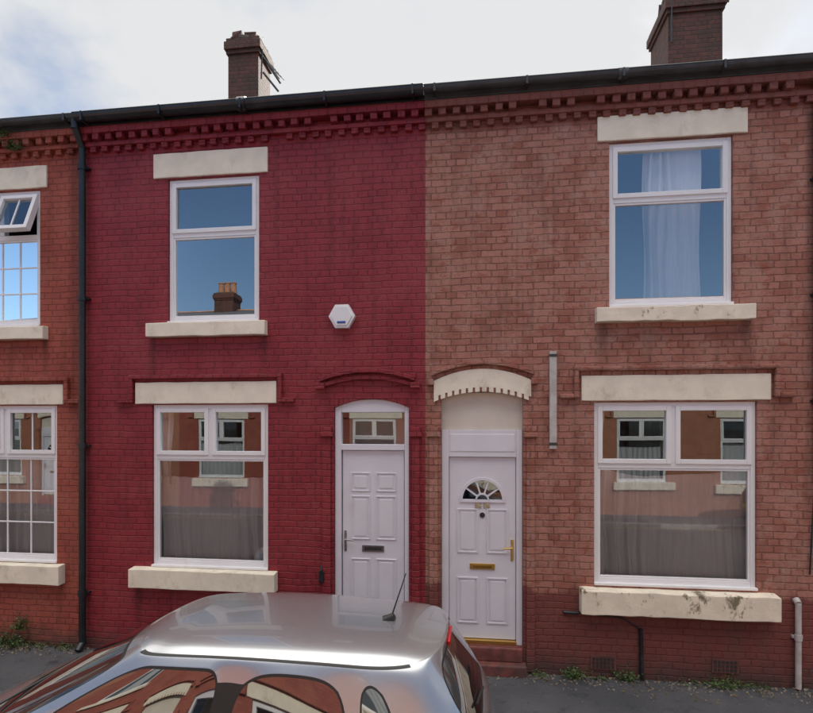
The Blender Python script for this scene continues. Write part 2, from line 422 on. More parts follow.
def door_fan(parent,x0,x1):
    W=M['whited']; f=MB()
    f.box(x0+.003,x0+.085,.05,.15,.28,2.70,W); f.box(x1-.07,x1-.003,.05,.15,.28,2.70,W)
    f.box(x0+.085,x1-.07,.051,.15,2.39,2.70,W); f.box(x0+.10,x1-.085,.045,.06,2.45,2.65,W)
    f.box(x0+.085,x1-.07,.04,.16,.28,.325,M['gold'])
    f.obj('door_frame',parent,bevel=.006)
    p=MB(); p.box(x0,x1,.075,.2,2.702,3.14,M['plaster']); p.obj('render_panel',parent)
    a,b=x0+.09,x1-.075; y=.085; d=MB(); xm=(a+b)/2
    zc=1.90; rr=.235
    d.box(a,b,y,.13,.33,zc,W); d.box(a,b,y,.13,zc+rr+.02,2.385,W)
    n=24
    for sgn in (-1,1):
        e=a if sgn<0 else b
        for i in range(n//2):
            t0=math.pi/2*i/(n//2); t1=math.pi/2*(i+1)/(n//2)
            p0=(xm+sgn*rr*math.cos(t0),zc+rr*math.sin(t0)); p1=(xm+sgn*rr*math.cos(t1),zc+rr*math.sin(t1))
            q=[(e,p0[1]),p0,p1,(e,p1[1])]
            if sgn>0: q=q[::-1]
            d.prism(q,y,.13,W)
    d.box(a,b,y+.0005,.129,zc+rr,zc+rr+.02,W)
    g=MB(); g.poly([(xm-rr,.11,zc),(xm+rr,.11,zc),(xm+rr,.11,zc+rr),(xm-rr,.11,zc+rr)],M['glassdoor']); g.obj('sunburst_pane',parent)
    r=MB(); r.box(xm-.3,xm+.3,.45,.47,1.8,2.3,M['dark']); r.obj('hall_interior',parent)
    for i in range(n):
        t0=math.pi*i/n; t1=math.pi*(i+1)/n
        for ra,rb in ((rr-.012,rr+.022),(.060,.078)):
            d.prism([(xm+ra*math.cos(t0),zc+ra*math.sin(t0)),(xm+rb*math.cos(t0),zc+rb*math.sin(t0)),(xm+rb*math.cos(t1),zc+rb*math.sin(t1)),(xm+ra*math.cos(t1),zc+ra*math.sin(t1))],y-.014,y+.03,W)
    d.box(xm-rr-.02,xm+rr+.02,y-.014,y+.03,zc-.025,zc+.005,W)
    for ang in (36,72,108,144):
        t=R(ang); c,s=math.cos(t),math.sin(t); w=.009
        d.prism([(xm+.07*c+w*s,zc+.07*s-w*c),(xm+rr*c+w*s,zc+rr*s-w*c),(xm+rr*c-w*s,zc+rr*s+w*c),(xm+.07*c-w*s,zc+.07*s+w*c)],y-.006,y+.03,W)
    w=b-a; c1=a+.09; c2=a+w/2-.05; c3=a+w/2+.05; c4=b-.09
    for z0,z1 in ((1.30,1.80),(.50,1.02)):
        panel(d,c1,c2,z0,z1,y,W); panel(d,c3,c4,z0,z1,y,W)
    d.obj('door_leaf',parent,bevel=.003)
    h=MB()
    h.box(xm-.14,xm+.14,y-.014,y+.01,1.115,1.18,M['gold']); h.box(xm-.105,xm+.105,y-.018,y-.012,1.13,1.165,M['flap'])
    h.box(b-.055,b-.025,y-.012,y+.01,1.22,1.46,M['gold']); h.tube((b-.04,y-.01,1.37),(b-.04,y-.05,1.37),.009,M['gold']); h.tube((b-.035,y-.05,1.37),(b-.14,y-.05,1.365),.009,M['gold'])
    h.box(xm-.085,xm-.012,y-.010,y+.01,1.81,1.868,M['plaque']); h.box(xm+.012,xm+.085,y-.010,y+.01,1.81,1.868,M['plaque'])
    h.tube((xm,y-.012,1.73),(xm,y+.01,1.73),.03,M['dark'],16)
    h.obj('door_furniture',parent,bevel=.003)

def chimney(parent,x0,x1,y0,y1,zb,zt,pots=0,ragged=False):
    mb=MB(); B=M['chim']
    mb.box(x0,x1,y0,y1,zb,zt-.30,B)
    mb.box(x0-.03,x1+.03,y0-.03,y1+.03,zt-.30,zt-.225,B)
    mb.box(x0-.06,x1+.06,y0-.06,y1+.06,zt-.225,zt-.075,B)
    mb.box(x0-.03,x1+.03,y0-.03,y1+.03,zt-.075,zt,B)
    mb.obj('chimney_stack',parent,bevel=.008)
    if ragged:
        r=MB()
        for i in range(34):
            x=random.uniform(x0-.05,x1-.12); y=random.uniform(y0-.05,y1-.1); h=random.uniform(.03,.15)
            r.box(x,x+random.uniform(.09,.2),y,y+.1,zt-.02,zt+h,B if random.random()<.6 else M['mortarm'],jit=.02)
        r.obj('broken_chimney_capping',parent,bevel=.01)
    f=MB(); n=pots
    f.box(x0+.05,x1-.05,y0+.05,y1-.05,zt,zt+.05,M['mortarm'])
    for i in range(n):
        x=x0+(x1-x0)*(i+.5)/n; y=(y0+y1)/2
        f.tube((x,y,zt+.03),(x,y,zt+.45),.13,M['pot'],16,.105); f.tube((x,y,zt+.45),(x,y,zt+.5),.125,M['pot'],16,.125)
    f.obj('chimney_pots',parent,bevel=.01)

def house(name,spec,dx=0,origin=(0,6,0),rz=0.0,zr=8.95):
    P=empty(name,origin,rz)
    x0,x1=spec['x0']+dx,spec['x1']+dx
    wm=M[spec['brick']]; tm=M[spec['trim']]
    ops=[]
    for w in spec['wins']: ops.append((w['x0']+dx,w['x1']+dx,w['z0'],w['z1']))
    dr=spec['door']; dxa,dxb=dr['x0']+dx,dr['x1']+dx
    dz0=.25 if dr['type']=='plain' else .28
    dz1=3.06 if dr['type']=='plain' else 3.12
    ops.append((dxa,dxb,dz0,dz1))
    ztop=6.36
    xs=sorted(set([x0,x1]+[o[0] for o in ops]+[o[1] for o in ops])); zs=sorted(set([-.2,ztop]+[o[2] for o in ops]+[o[3] for o in ops]))
    mb=MB()
    for i in range(len(xs)-1):
        for k in range(len(zs)-1):
            cx=(xs[i]+xs[i+1])/2; cz=(zs[k]+zs[k+1])/2
            if any(o[0]<cx<o[1] and o[2]<cz<o[3] for o in ops): continue
            mb.poly([(xs[i],0,zs[k]),(xs[i+1],0,zs[k]),(xs[i+1],0,zs[k+1]),(xs[i],0,zs[k+1])],wm)
    d=.18
    for a,b,c,e in ops:
        mb.poly([(a,0,c),(a,d,c),(a,d,e),(a,0,e)],wm); mb.poly([(b,0,c),(b,0,e),(b,d,e),(b,d,c)],wm)
        mb.poly([(a,0,e),(a,d,e),(b,d,e),(b,0,e)],wm); mb.poly([(a,0,c),(b,0,c),(b,d,c),(a,d,c)],wm)
    me=bpy.data.meshes.new('front_wall'); me.from_pydata(mb.v,[],mb.f); me.materials.append(wm); o=bpy.data.objects.new('front_wall',me); link(o,P)
    mb=MB()
    mb.prism([(x0,-.2),(x1,-.2),(x1,6.36),(x0,6.36)],8.0,8.1,M['brickO'])
    for xx in (x0+.001,x1-.011):
        mb.extx([(.19,-.2),(7.99,-.2),(7.99,6.34),(4.05,zr-.05),(.19,6.34)],xx,xx+.01,M['brickO'])
    mb.obj('party_walls',P)
    mb=MB()
    mb.extx([(-.10,6.42),(4.05,zr),(8.2,6.42),(8.2,6.36),(4.05,zr-.08),(-.10,6.37)],x0+.002,x1-.002,M['slate'])
    mb.extx([(3.93,zr-.02),(4.05,zr+.05),(4.17,zr-.02)],x0,x1,M['pot'])
    mb.obj('slate_roof',P)
    mb=MB()
    mb.box(x0,x1,-.125,.0-.001,6.285,6.365,wm)
    mb.box(x0,x1,-.065,-.001,6.155,6.21,wm)
    n=int((x1-x0)/.155); st=(x1-x0)/n
    for i in range(n):
        a=x0+i*st+random.uniform(-.008,.008)
        if random.random()>.03: mb.box(a,a+.082,-.108+random.uniform(-.012,.008),-.001,6.21,6.285,wm,jit=.003)
        if random.random()>.04: mb.box(a+st*.5,a+st*.5+.078,-.050+random.uniform(-.008,.008),-.001,6.085+random.uniform(0,.01),6.155,wm,jit=.003)
    mb.obj('dentil_cornice',P,bevel=.008)
    mb=MB(); gm=M[spec['gutter']]; gr=spec.get('gr',.065); cy=-.19; cz=6.46
    prof=[(cy+gr*math.cos(t),cz+gr*1.15*math.sin(t)) for t in [math.pi+math.pi*i/10 for i in range(11)]]
    prof+= [(cy+gr*.85*math.cos(t),cz+.0+gr*math.sin(t)) for t in [2*math.pi-math.pi*i/10 for i in range(11)]]
    mb.extx(prof,x0+.002,x1-.002,gm)
    mb.box(x0,x1,-.124,-.03,6.37,6.52,gm)
    mb.tube((x0,cy-gr+.006,cz+.003),(x1,cy-gr+.006,cz+.003),.010,gm,8)
    k=int((x1-x0)/.9)
    for i in range(k+1):
        xx=x0+.12+i*(x1-x0-.24)/k
        mb.box(xx-.012,xx+.012,cy-gr-.008,cy+gr,cz-gr*1.2-.012,cz+.012,gm)
    mb.tube(((x0+x1)/2-.05,cy,cz-.02),((x0+x1)/2+.05,cy,cz-.02),gr*1.08,gm,20)
    mb.obj('gutter',P,bevel=.003)
    for w in spec['wins']:
        a,b=w['x0']+dx,w['x1']+dx
        window(P,a,b,w['z0'],w['z1'],w['ztr'],w.get('two',True),w.get('grid'),w.get('open',False),w.get('nbars',0))
        L=w['lin']; slab(P,'lintel',L[0]+dx,L[1]+dx,L[2],L[3],.022,M['cream'],.003)
        S=w['sill']; slab(P,'window_sill',S[0]+dx,S[1]+dx,S[2],S[3],S[4],M[w.get('sm','cream')],w.get('sj',.004),slope=.02)
        for c in w.get('cur',[]):
            curtain(P,c[0]+dx,c[1]+dx,c[2],c[3],M[c[4]],c[5],sag=c[6] if len(c)>6 else 0,y=c[7] if len(c)>7 else .19)
        if 'label' in w:
            la,lb,lz,lf=w['label'][0]+dx,w['label'][1]+dx,w['label'][2],w['label'][3]
            m=MB(); t=.05
            m.box(la,lb,-.055,-.001,lz-t,lz,wm)
            m.box(la,la+t,-.054,-.001,lf,lz-t,wm); m.box(lb-t,lb,-.054,-.001,lf,lz-t,wm)
            m.box(la-.15,la,-.055,-.001,lf,lf+t,wm); m.box(lb,lb+.15,-.055,-.001,lf,lf+t,wm)
            m.obj('label_moulding',P,bevel=.008)
    m=MB(); cx=(dxa+dxb)/2
    if dr['type']=='plain':
        door_plain(P,dxa,dxb)
        n=16
        xs=[dxa+(dxb-dxa)*i/n for i in range(n+1)]
        for i in range(n):
            a=xs[i]; b=xs[i+1]
            m.prism([(a,arc_z(a,dxa,dxb,2.95,3.05)),(b,arc_z(b,dxa,dxb,2.95,3.05)),(b,3.075),(a,3.075)],-.004,.028,wm)
        for dz,pr in ((0,.075),(-.075,.045)):
            arch_ring(m,dxa-.16,dxb+.07,3.25+dz,3.35+dz,3.30+dz,3.40+dz,-pr,-.001,wm,20)
        m.box(dxa-.22,dxa-.10,-.07,-.001,3.17,3.235,wm); m.box(dxb+.02,dxb+.13,-.07,-.001,3.17,3.235,wm)
    else:
        door_fan(P,dxa,dxb)
        a,b=dxa-.08,dxb+.085
        ar=MB()
        arch_ring(ar,a,b,3.065,3.175,3.25,3.38,-.028,.03,M['cream'],24)
        nt=14
        for i in range(nt):
            p=a+(b-a)*(i+.0)/nt; q=a+(b-a)*(i+.66)/nt; r=a+(b-a)*(i+1)/nt
            for (s_,e_,mm,pr) in ((p,q,M['cream'],.0275),(q,r,wm,.018)):
                ar.prism([(s_,arc_z(s_,a,b,3.015,3.125)),(e_,arc_z(e_,a,b,3.015,3.125)),(e_,arc_z(e_,a,b,3.0652,3.1752)),(s_,arc_z(s_,a,b,3.0652,3.1752))],-pr,.03,mm)
        ar.obj('door_arch',P)
        arch_ring(m,a-.03,b+.03,3.30,3.425,3.345,3.47,-.06,-.001,wm,20)
        m.box(a-.07,a+.0,-.06,-.001,3.20,3.27,wm); m.box(b,b+.07,-.06,-.001,3.20,3.27,wm)
    for xa_,xb_ in ((dxa-.135,dxa-.035),(dxb+.035,dxb+.125)):
        m.box(xa_,xb_,-.030,-.001,.02,2.62,wm); m.box(xa_-.025,xb_+.025,-.065,-.001,2.62,2.67,wm); m.box(xa_-.012,xb_+.012,-.045,-.001,2.67,2.73,wm)
    m.obj('door_surround',P,bevel=.006)
    s=MB(); s.box(dxa-.03,dxb+.03,-.13,.05,-.01,.12,tm); s.box(dxa+.01,dxb-.01,-.035,.06,.12,dz0-.004,tm); s.obj('door_step',P,bevel=.015)
    for ch in spec.get('chim',[]):
        chimney(P,ch[0]+dx,ch[1]+dx,ch[2],ch[3],6.8,ch[4],ch[5],ch[6])
    return P

SB=dict(x0=-4.73,x1=-.54,brick='brickB',trim='trimB',gutter='black',gr=.072,
  wins=[dict(x0=-3.664,x1=-2.514,z0=3.99,z1=5.72,ztr=5.05,two=False,lin=(-3.845,-2.403,5.735,6.03),sill=(-3.90,-2.41,3.81,3.995,.09),cur=[]),
        dict(x0=-3.871,x1=-2.403,z0=1.05,z1=3.0,ztr=2.37,two=True,lin=(-4.081,-2.293,3.01,3.27),sill=(-4.11,-2.285,.80,1.045,.11),
             cur=[(-3.85,-2.42,1.08,2.12,'net',9,.02),(-3.85,-3.74,2.02,2.95,'net',2)],label=(-4.15,-2.22,3.36,3.02))],
  door=dict(x0=-1.604,x1=-.728,type='plain'),
  chim=[(-4.64,-4.04,3.6,4.2,10.12,0,True)])
SA=dict(x0=-.54,x1=3.65,brick='brickA',trim='trimA',gutter='grey',gr=.055,
  wins=[dict(x0=1.466,x1=2.728,z0=4.04,z1=5.82,ztr=5.20,two=False,lin=(1.34,2.867,5.835,6.105),sill=(1.315,2.91,3.855,4.035,.10),sm='creamW',sj=.008,cur=[(1.88,2.46,4.1,5.78,'curtain',6,0,.16)]),
        dict(x0=1.308,x1=2.965,z0=1.02,z1=3.0,ztr=2.31,two=True,lin=(1.171,3.095,3.015,3.29),sill=(1.15,3.14,.72,.995,.13),sm='creamW',sj=.006,
             cur=[(1.34,2.94,1.05,2.30,'net',10,.13),(1.34,1.44,2.27,2.95,'net',2)],label=(1.09,3.17,3.39,3.04))],
  door=dict(x0=-.362,x1=.548,type='fan'),
  chim=[(3.32,4.2,3.6,4.5,10.12,0,True)])
SC=dict(x0=-8.92,x1=-4.73,brick='brickC',trim='trimC',gutter='grey',gr=.055,
  wins=[dict(x0=-6.52,x1=-5.373,z0=4.0,z1=5.70,ztr=5.12,two=True,lin=(-6.62,-5.27,5.715,5.99),sill=(-6.65,-5.26,3.82,3.995,.09),grid=(4,3),open=True,nbars=1,cur=[]),
        dict(x0=-6.61,x1=-5.14,z0=1.05,z1=3.0,ztr=2.37,two=True,lin=(-6.75,-5.044,3.01,3.26),sill=(-6.78,-5.03,.79,1.04,.11),grid=(4,3),nbars=1,
             cur=[(-6.6,-5.15,1.08,2.34,'net',10,.0)],label=(-6.82,-4.96,3.35,3.02))],
  door=dict(x0=-8.74,x1=-7.83,type='fan'),chim=[])
def var(s,**kw):
    c=copy.deepcopy(s); c.update(kw); return c

house('brick_terraced_house',SB)
house('brick_terraced_house.001',SA)
house('brick_terraced_house.002',SC)
house('brick_terraced_house.003',var(SB,brick='brickC',trim='trimC',gutter='grey',gr=.06,chim=[]),dx=8.38)
house('brick_terraced_house.004',var(SB,brick='brickO',trim='trimC',chim=[]),dx=-8.38)
kk=5
for i in range(-2,3):
    br=['brickO','brickO2','brickO'][(i+3)%3]; br2=['brickO','brickO','brickO2'][(i+4)%3]
    house('brick_terraced_house.%03d'%kk,var(SB,brick=br,trim='trimC',gutter='grey',gr=.06,chim=[(-4.95,-4.15,3.6,4.3,8.25,3,False)] if i in(-1,2) else []),dx=i*8.38-2.0,origin=(0,-5,0),rz=math.pi,zr=7.6); kk+=1
    house('brick_terraced_house.%03d'%kk,var(SA,brick=br2,trim='trimC',gutter='grey',gr=.06,chim=[]),dx=i*8.38-2.0,origin=(0,-5,0),rz=math.pi,zr=7.6); kk+=1

# ------------------------------------------------------------------ facade fixtures
def pipe(x,z0,z1,r,mat,off=.06,clips=()):
    m=MB(); m.tube((x,6-off,z0),(x,6-off,z1),r,mat,16)
    for z in clips:
        m.tube((x,6-off,z-.03),(x,6-off,z+.03),r*1.25,mat,16); m.box(x-r*1.8,x+r*1.8,6-off+.01,5.999,z-.012,z+.012,mat)
    return m
m=pipe(-4.745,0.06,6.15,.040,M['black'],.065,(.7,2.5,4.3,5.9))
m.tube((-4.745,5.935,6.14),(-4.745,5.82,6.32),.040,M['black'],16); m.tube((-4.745,5.82,6.31),(-4.745,5.81,6.42),.045,M['black'],16)
m.tube((-4.745,5.935,.09),(-4.745,5.86,.02),.042,M['black'],16)
m.obj('drainpipe',None,smooth=True)
m=pipe(3.505,2.15,6.2,.016,M['black'],.03,(3.0,4.1,5.3)); m.tube((3.505,5.97,2.15),(3.46,5.975,1.2),.009,M['black'],8); m.obj('telephone_cable',None)
m=pipe(3.34,.02,.90,.028,M['board'],.045,(.55,)); m.tube((3.34,5.955,.90),(3.34,6.0,.93),.034,M['board'],14); m.obj('waste_pipe',None,smooth=True)
m=MB(); m.box(.83,.905,5.955,5.998,2.49,3.56,M['board']); m.box(.822,.913,5.950,5.954,3.50,3.53,M['grey']); m.box(.822,.913,5.950,5.954,2.53,2.56,M['grey']); m.obj('cable_trunking',None,bevel=.006)
m=MB(); m.tube((.98,5.985,.70),(1.14,5.985,.695),.018,M['black']); m.tube((1.14,5.985,.695),(1.60,5.985,.665),.008,M['black']); m.tube((1.60,5.985,.665),(1.79,5.985,.55),.008,M['black']); m.tube((1.79,5.975,.56),(1.80,5.975,.0),.020,M['black']); m.obj('service_cable',None,smooth=True)
m=MB(); m.box(-1.775,-1.715,5.955,5.998,.93,1.06,M['black']); m.tube((-1.745,5.95,1.06),(-1.745,5.985,1.12),.012,M['black']); m.obj('key_safe_box',None,bevel=.006)
m=MB(); cx,cz=-1.497,4.0
def hexa(rx): return [(cx+rx*math.cos(R(60*i)),cz+rx*math.sin(R(60*i))) for i in range(6)]
m.prism(hexa(.155),5.93,5.998,M['white']); m.prism(hexa(.125),5.915,5.931,M['white'])
m.box(cx-.05,cx+.05,5.908,5.914,cz-.085,cz-.06,M['blue'])
m.obj('burglar_alarm_box',None,bevel=.01)
for i,(x,z) in enumerate(((1.403,.165),(2.649,.20))):
    m=MB(); m.box(x-.135,x+.135,5.988,5.999,z-.075,z+.075,M['grille'])
    for a in range(6):
        for b in range(3):
            xx=x-.115+a*.040; zz=z-.06+b*.042
            m.box(xx,xx+.026,5.984,5.9885,zz,zz+.030,M['dark'])
    m.obj('air_brick' if i==0 else 'air_brick.001',None)
m=MB(); m.tube((-3.98,9.7,9.5),(-3.70,9.75,9.15),.02,M['grey'],8); m.tube((-4.02,9.7,9.85),(-3.66,9.75,9.3),.018,M['grey'],8)
m.tube((-4.0,9.65,9.35),(-3.98,9.65,9.9),.015,M['grey'],8)
m.tube((-3.95,9.65,9.75),(-3.66,9.7,9.35),.010,M['grey'],6)
for k in range(5): m.tube((-3.9+.055*k,9.55,9.66-.07*k),(-3.84+.055*k,9.85,9.70-.07*k),.006,M['grey'],6)
m.obj('tv_aerial',None)
m=MB(); m.tube((3.36,9.55,9.3),(3.36,9.55,11.4),.014,M['grey'],8); m.tube((4.27,9.55,9.9),(4.27,9.55,11.2),.012,M['grey'],8)
m.tube((3.36,9.2,11.2),(3.36,10.2,11.2),.009,M['grey'],6)
m.obj('tv_aerial.001',None)

# ------------------------------------------------------------------ weeds
def weeds(name,spots,mat,seed=1):
    random.seed(seed); m=MB()
    for (x,y,z,rad,h,n) in spots:
        for i in range(n):
            a=random.uniform(0,2*math.pi); rr=rad*math.sqrt(random.random())
            b=Vector((x+rr*math.cos(a),min(y+rr*.4*math.sin(a),5.985) if y<6.05 else y+rr*math.sin(a),z))
            L=h*random.uniform(.3,1.0)
            d=Vector((random.gauss(0,.45),random.gauss(-.1,.4),random.uniform(.35,1.1))).normalized()
            tip=b+d*L; tip.y=min(tip.y,5.99) if y<6.05 else tip.y
            side=d.cross(Vector((random.gauss(0,1),random.gauss(0,1),.3))).normalized()
            if random.random()<.6:
                w=.004; m.poly([b-side*w,b+side*w,tip],mat)
            for k in range(2):
                p=b.lerp(tip,random.uniform(.35,1)); s=random.uniform(.008,.022)
                q=Vector((random.gauss(0,1),random.gauss(0,1),random.gauss(.3,.6))).normalized(); e=q.orthogonal().normalized()
                m.poly([p,p+q*s*.6+e*s*.45,p+q*s*1.5,p+q*s*.6-e*s*.45],mat)
    return m.obj(name,None)
weeds('weeds',[(-5.75,5.93,0,.25,.28,160),(-5.35,5.93,0,.2,.10,50),(-5.6,5.95,.2,.06,.3,60),(.72,5.93,0,.08,.08,30),(1.08,5.93,0,.11,.17,90),(1.35,5.93,0,.08,.07,20),
   (1.62,5.94,0,.08,.20,60),(2.35,5.94,0,.2,.05,25),(2.62,5.93,0,.18,.15,90),(2.95,5.94,0,.15,.08,40),(-5.0,5.94,0,.15,.1,40),(-2.6,5.94,0,.5,.1,80)],M['leaf'],3)
weeds('dry_weeds',[(.9,5.92,0,.4,.05,40),(2.2,5.9,0,.9,.05,90),(-5.4,5.9,0,.5,.08,70)],M['leafdry'],5)
weeds('wall_plant',[(-5.62,5.88,6.15,.10,.20,90),(-5.72,5.86,6.3,.08,.14,50)],M['leaf'],8)
weeds('chimney_weeds',[(-4.3,9.9,10.12,.25,.18,70),(3.8,9.9,10.12,.4,.28,160)],M['leafdry'],9)

random.seed(11); m=MB()
for i in range(1500):
    x=random.uniform(-6.5,4.5); y=5.99-abs(random.gauss(0,.14)); s=random.uniform(.003,.016)
    m.box(x,x+s*1.6,y-s,y,0,s,M['grit'],jit=s*.3)
for i in range(700):
    x=random.uniform(-6.5,4.5); y=random.uniform(4.6,5.95); s=random.uniform(.002,.007)
    m.box(x,x+s*1.6,y-s,y,0,s,M['grit'],jit=s*.3)
m.obj('grit_debris',None)

# ------------------------------------------------------------------ ground
def sheet(name,x0,x1,y0,y1,z,mat):
    m=MB(); m.poly([(x0,y0,z),(x1,y0,z),(x1,y1,z),(x0,y1,z)],mat); return m.obj(name)
sheet('ground',-600,600,-600,600,-.108,M['earth'])
sheet('road',-90,90,-3.5,4.42,-.10,M['road'])
m=MB(); m.box(-90,90,4.555,6.001,-.104,0,M['pave']); m.obj('pavement')
m=MB(); m.box(-90,90,-5.001,-3.635,-.104,0,M['pave']); m.obj('pavement.001')
random.seed(4)
for nm,y0 in (('kerb',4.42),('kerb.001',-3.635)):
    m=MB(); x=-30
    while x<30:
        m.box(x+.004,x+.906,y0+random.uniform(-.004,.004),y0+.135,-.107,.006,M['kerb']); x+=.91
    m.obj(nm,bevel=.012)
for nm,y0 in (('road_marking',4.18),('road_marking.001',-3.4)):
    sheet(nm,-60,60,y0,y0+.07,-.096,M['linep'])

# ------------------------------------------------------------------ car
def paint(name,col,metal=.75):
    t=NT(name); c=t.coord()
    dust=t.ramp(t.noise(c,3,4,.7),.5,.85,0,.12)
    cc=t.mix(dust,col,(.33,.31,.28))
    t.bsdf(cc,.26,metal,.5,None,.9,.03); return t.mat
def carglass():
    t=NT('car_window_glass')
    b=t.bsdf((.010,.012,.012),.015,0,1.0,None,1.0,.01)
    b.inputs['IOR'].default_value=1.9
    return t.mat
CG=carglass()
RED=simple('red_tail_lamp',(.45,.01,.012),.12,var=.1)
LAMP=simple('headlamp_lens',(.6,.62,.65),.1,.3,var=.1)
TYRE=simple('tyre_rubber',(.02,.02,.02),.8,var=.2,bmp=.3)
ALLOY=simple('alloy_wheel',(.5,.5,.52),.3,1)
PLATE=simple('number_plate_yellow',(.75,.6,.05),.4,var=.03)

def build_car(name,loc,rz,pm,lev=3):
    P=empty(name,loc,rz)
    N=18
    T=[]
    T.append(dict(x=[-3.55,-3.53,-3.42,-3.25,-3.05,-2.6,-2.3,-1.9,-1.5,-1.4,-1.0,-.6,-.5,-.3,-.1,.02,.06,.07],
                  y=[0,.35,.62,.75,.79]+[.80]*9+[.73,.58,.3,0], z=[.10]*18))
    T.append(dict(x=[-3.68,-3.65,-3.53,-3.30,-3.05,-2.6,-2.3,-1.9,-1.5,-1.4,-1.0,-.6,-.5,-.25,.0,.12,.17,.18],
                  y=[0,.38,.68,.81]+[.83]*10+[.79,.62,.32,0], z=[.38]*18))
    T.append(dict(x=[-3.64,-3.61,-3.48,-3.25,-3.05,-2.6,-2.3,-1.9,-1.5,-1.4,-1.0,-.6,-.5,-.25,.0,.11,.16,.17],
                  y=[0,.38,.68,.80]+[.835]*10+[.785,.62,.32,0], z=[.66]*18))
    T.append(dict(x=[-3.45,-3.42,-3.30,-3.12,-2.95,-2.6,-2.3,-1.9,-1.5,-1.4,-1.0,-.6,-.5,-.25,-.02,.09,.13,.14],
                  y=[0,.36,.63,.75,.79,.80,.80,.80,.80,.80,.80,.80,.80,.785,.74,.59,.31,0],
                  z=[.80,.80,.81,.84,.87,.90,.915,.925,.935,.935,.945,.955,.96,.96,.96,.95,.95,.95]))
    T.append(dict(x=[-2.98,-2.94,-2.84,-2.74,-2.62,-2.30,-1.98,-1.68,-1.42,-1.34,-.97,-.62,-.56,-.33,-.10,.02,.055,.06],
                  y=[0,.35,.62,.725,.742,.752,.758,.76,.76,.76,.758,.752,.75,.73,.675,.55,.3,0],
                  z=[1.0,.995,.985,.975,.975,.98,.985,.99,.995,.997,1.004,1.012,1.014,1.03,1.045,1.05,1.055,1.055]))
    T.append(dict(x=[-2.12,-2.105,-2.04,-1.98,-1.92,-1.78,-1.62,-1.48,-1.36,-1.28,-.96,-.68,-.62,-.48,-.30,-.20,-.165,-.155],
                  y=[0,.3,.49,.565,.585,.600,.608,.612,.614,.614,.610,.602,.60,.588,.555,.47,.25,0],
                  z=[1.43,1.425,1.40,1.378,1.376,1.386,1.392,1.395,1.396,1.396,1.389,1.374,1.370,1.357,1.37,1.39,1.405,1.41]))
    T.append(dict(x=[-2.04,-2.03,-1.97,-1.91,-1.86,-1.75,-1.61,-1.48,-1.35,-1.27,-.95,-.68,-.62,-.49,-.33,-.23,-.165,-.15],
                  y=[0,.29,.465,.525,.545,.56,.568,.573,.575,.575,.572,.565,.562,.548,.515,.43,.24,0],
                  z=[1.468,1.463,1.45,1.432,1.427,1.434,1.44,1.445,1.447,1.447,1.443,1.434,1.430,1.423,1.427,1.44,1.452,1.457]))
    a=T[-1]
    T.append(dict(x=[v+.02 if v<-1.2 else v-.008 for v in a['x']],y=[max(0,v-.006) for v in a['y']],z=[v+.001 for v in a['z']]))
    T.append(dict(x=[v+.03 if v<-1.2 else v-.018 for v in a['x']],y=[max(0,v-.028) for v in a['y']],z=[v+.012 for v in a['z']]))
    T.append(dict(x=[-1.93,-1.92,-1.87,-1.83,-1.78,-1.70,-1.58,-1.46,-1.33,-1.26,-.95,-.68,-.64,-.53,-.40,-.33,-.29,-.28],
                  y=[v*.80 for v in a['y']],
                  z=[1.492,1.49,1.482,1.478,1.478,1.482,1.487,1.49,1.492,1.492,1.49,1.482,1.48,1.475,1.470,1.472,1.476,1.478]))
    T.append(dict(x=[-1.80,-1.79,-1.76,-1.72,-1.68,-1.62,-1.53,-1.43,-1.32,-1.25,-.95,-.71,-.67,-.58,-.48,-.43,-.41,-.40],
                  y=[v*.42 for v in a['y']],
                  z=[1.505,1.505,1.505,1.506,1.507,1.510,1.514,1.517,1.518,1.518,1.517,1.510,1.508,1.504,1.499,1.497,1.496,1.496]))
    bm=bmesh.new(); V=[]
    for r in T:
        ring=[]
        for j in range(N): ring.append(bm.verts.new((r['x'][j],-r['y'][j],r['z'][j])))
        for j in range(N-2,0,-1): ring.append(bm.verts.new((r['x'][j],r['y'][j],r['z'][j])))
        V.append(ring)
    n=len(V[0])
    mats=[pm,CG,M['rubber'],RED,LAMP]
    glassgroups={}
    for k in range(len(V)-1):
        for i in range(n):
            i2=(i+1)%n
            f=bm.faces.new((V[k][i],V[k][i2],V[k+1][i2],V[k+1][i])); f.smooth=True
            j=i if i<N-1 else 2*(N-1)-1-i
            f.material_index=0; side=0 if i<N-1 else 1
            if k==4:
                key=None
                if j<3: key='ws'
                elif 4<=j<8: key=('fd',side)
                elif 9<=j<11: key=('rd',side)
                elif j==12: key=('q',side)
                elif j>=15: key='tg'
                if j==8: f.material_index=2
                if key: glassgroups.setdefault(key,[]).append(f)
            if k==6 and 3<=j<14: f.material_index=2
            if k in(2,3) and j==14: f.material_index=3
            if k==2 and j==13: f.material_index=3
            if k==2 and j in(1,2): f.material_index=4
            if k==0: f.material_index=2 if j in (0,1,16,15) else 0
    ring=V[-1]
    for j in range(0,N-1):
        a0,b0=ring[j],ring[j+1]; a1=ring[-j] if j>0 else ring[0]; b1=ring[n-(j+1)] if j+1<N-1 else ring[N-1]
        vs=[a0,b0,b1,a1]; u=[]
        for v in vs:
            if v not in u: u.append(v)
        f=bm.faces.new(u); f.smooth=True
    f=bm.faces.new(list(reversed(V[0]))); f.material_index=2
    bmesh.ops.recalc_face_normals(bm,faces=bm.faces[:])
    cl=bm.edges.layers.float.get('crease_edge') or bm.edges.layers.float.new('crease_edge')
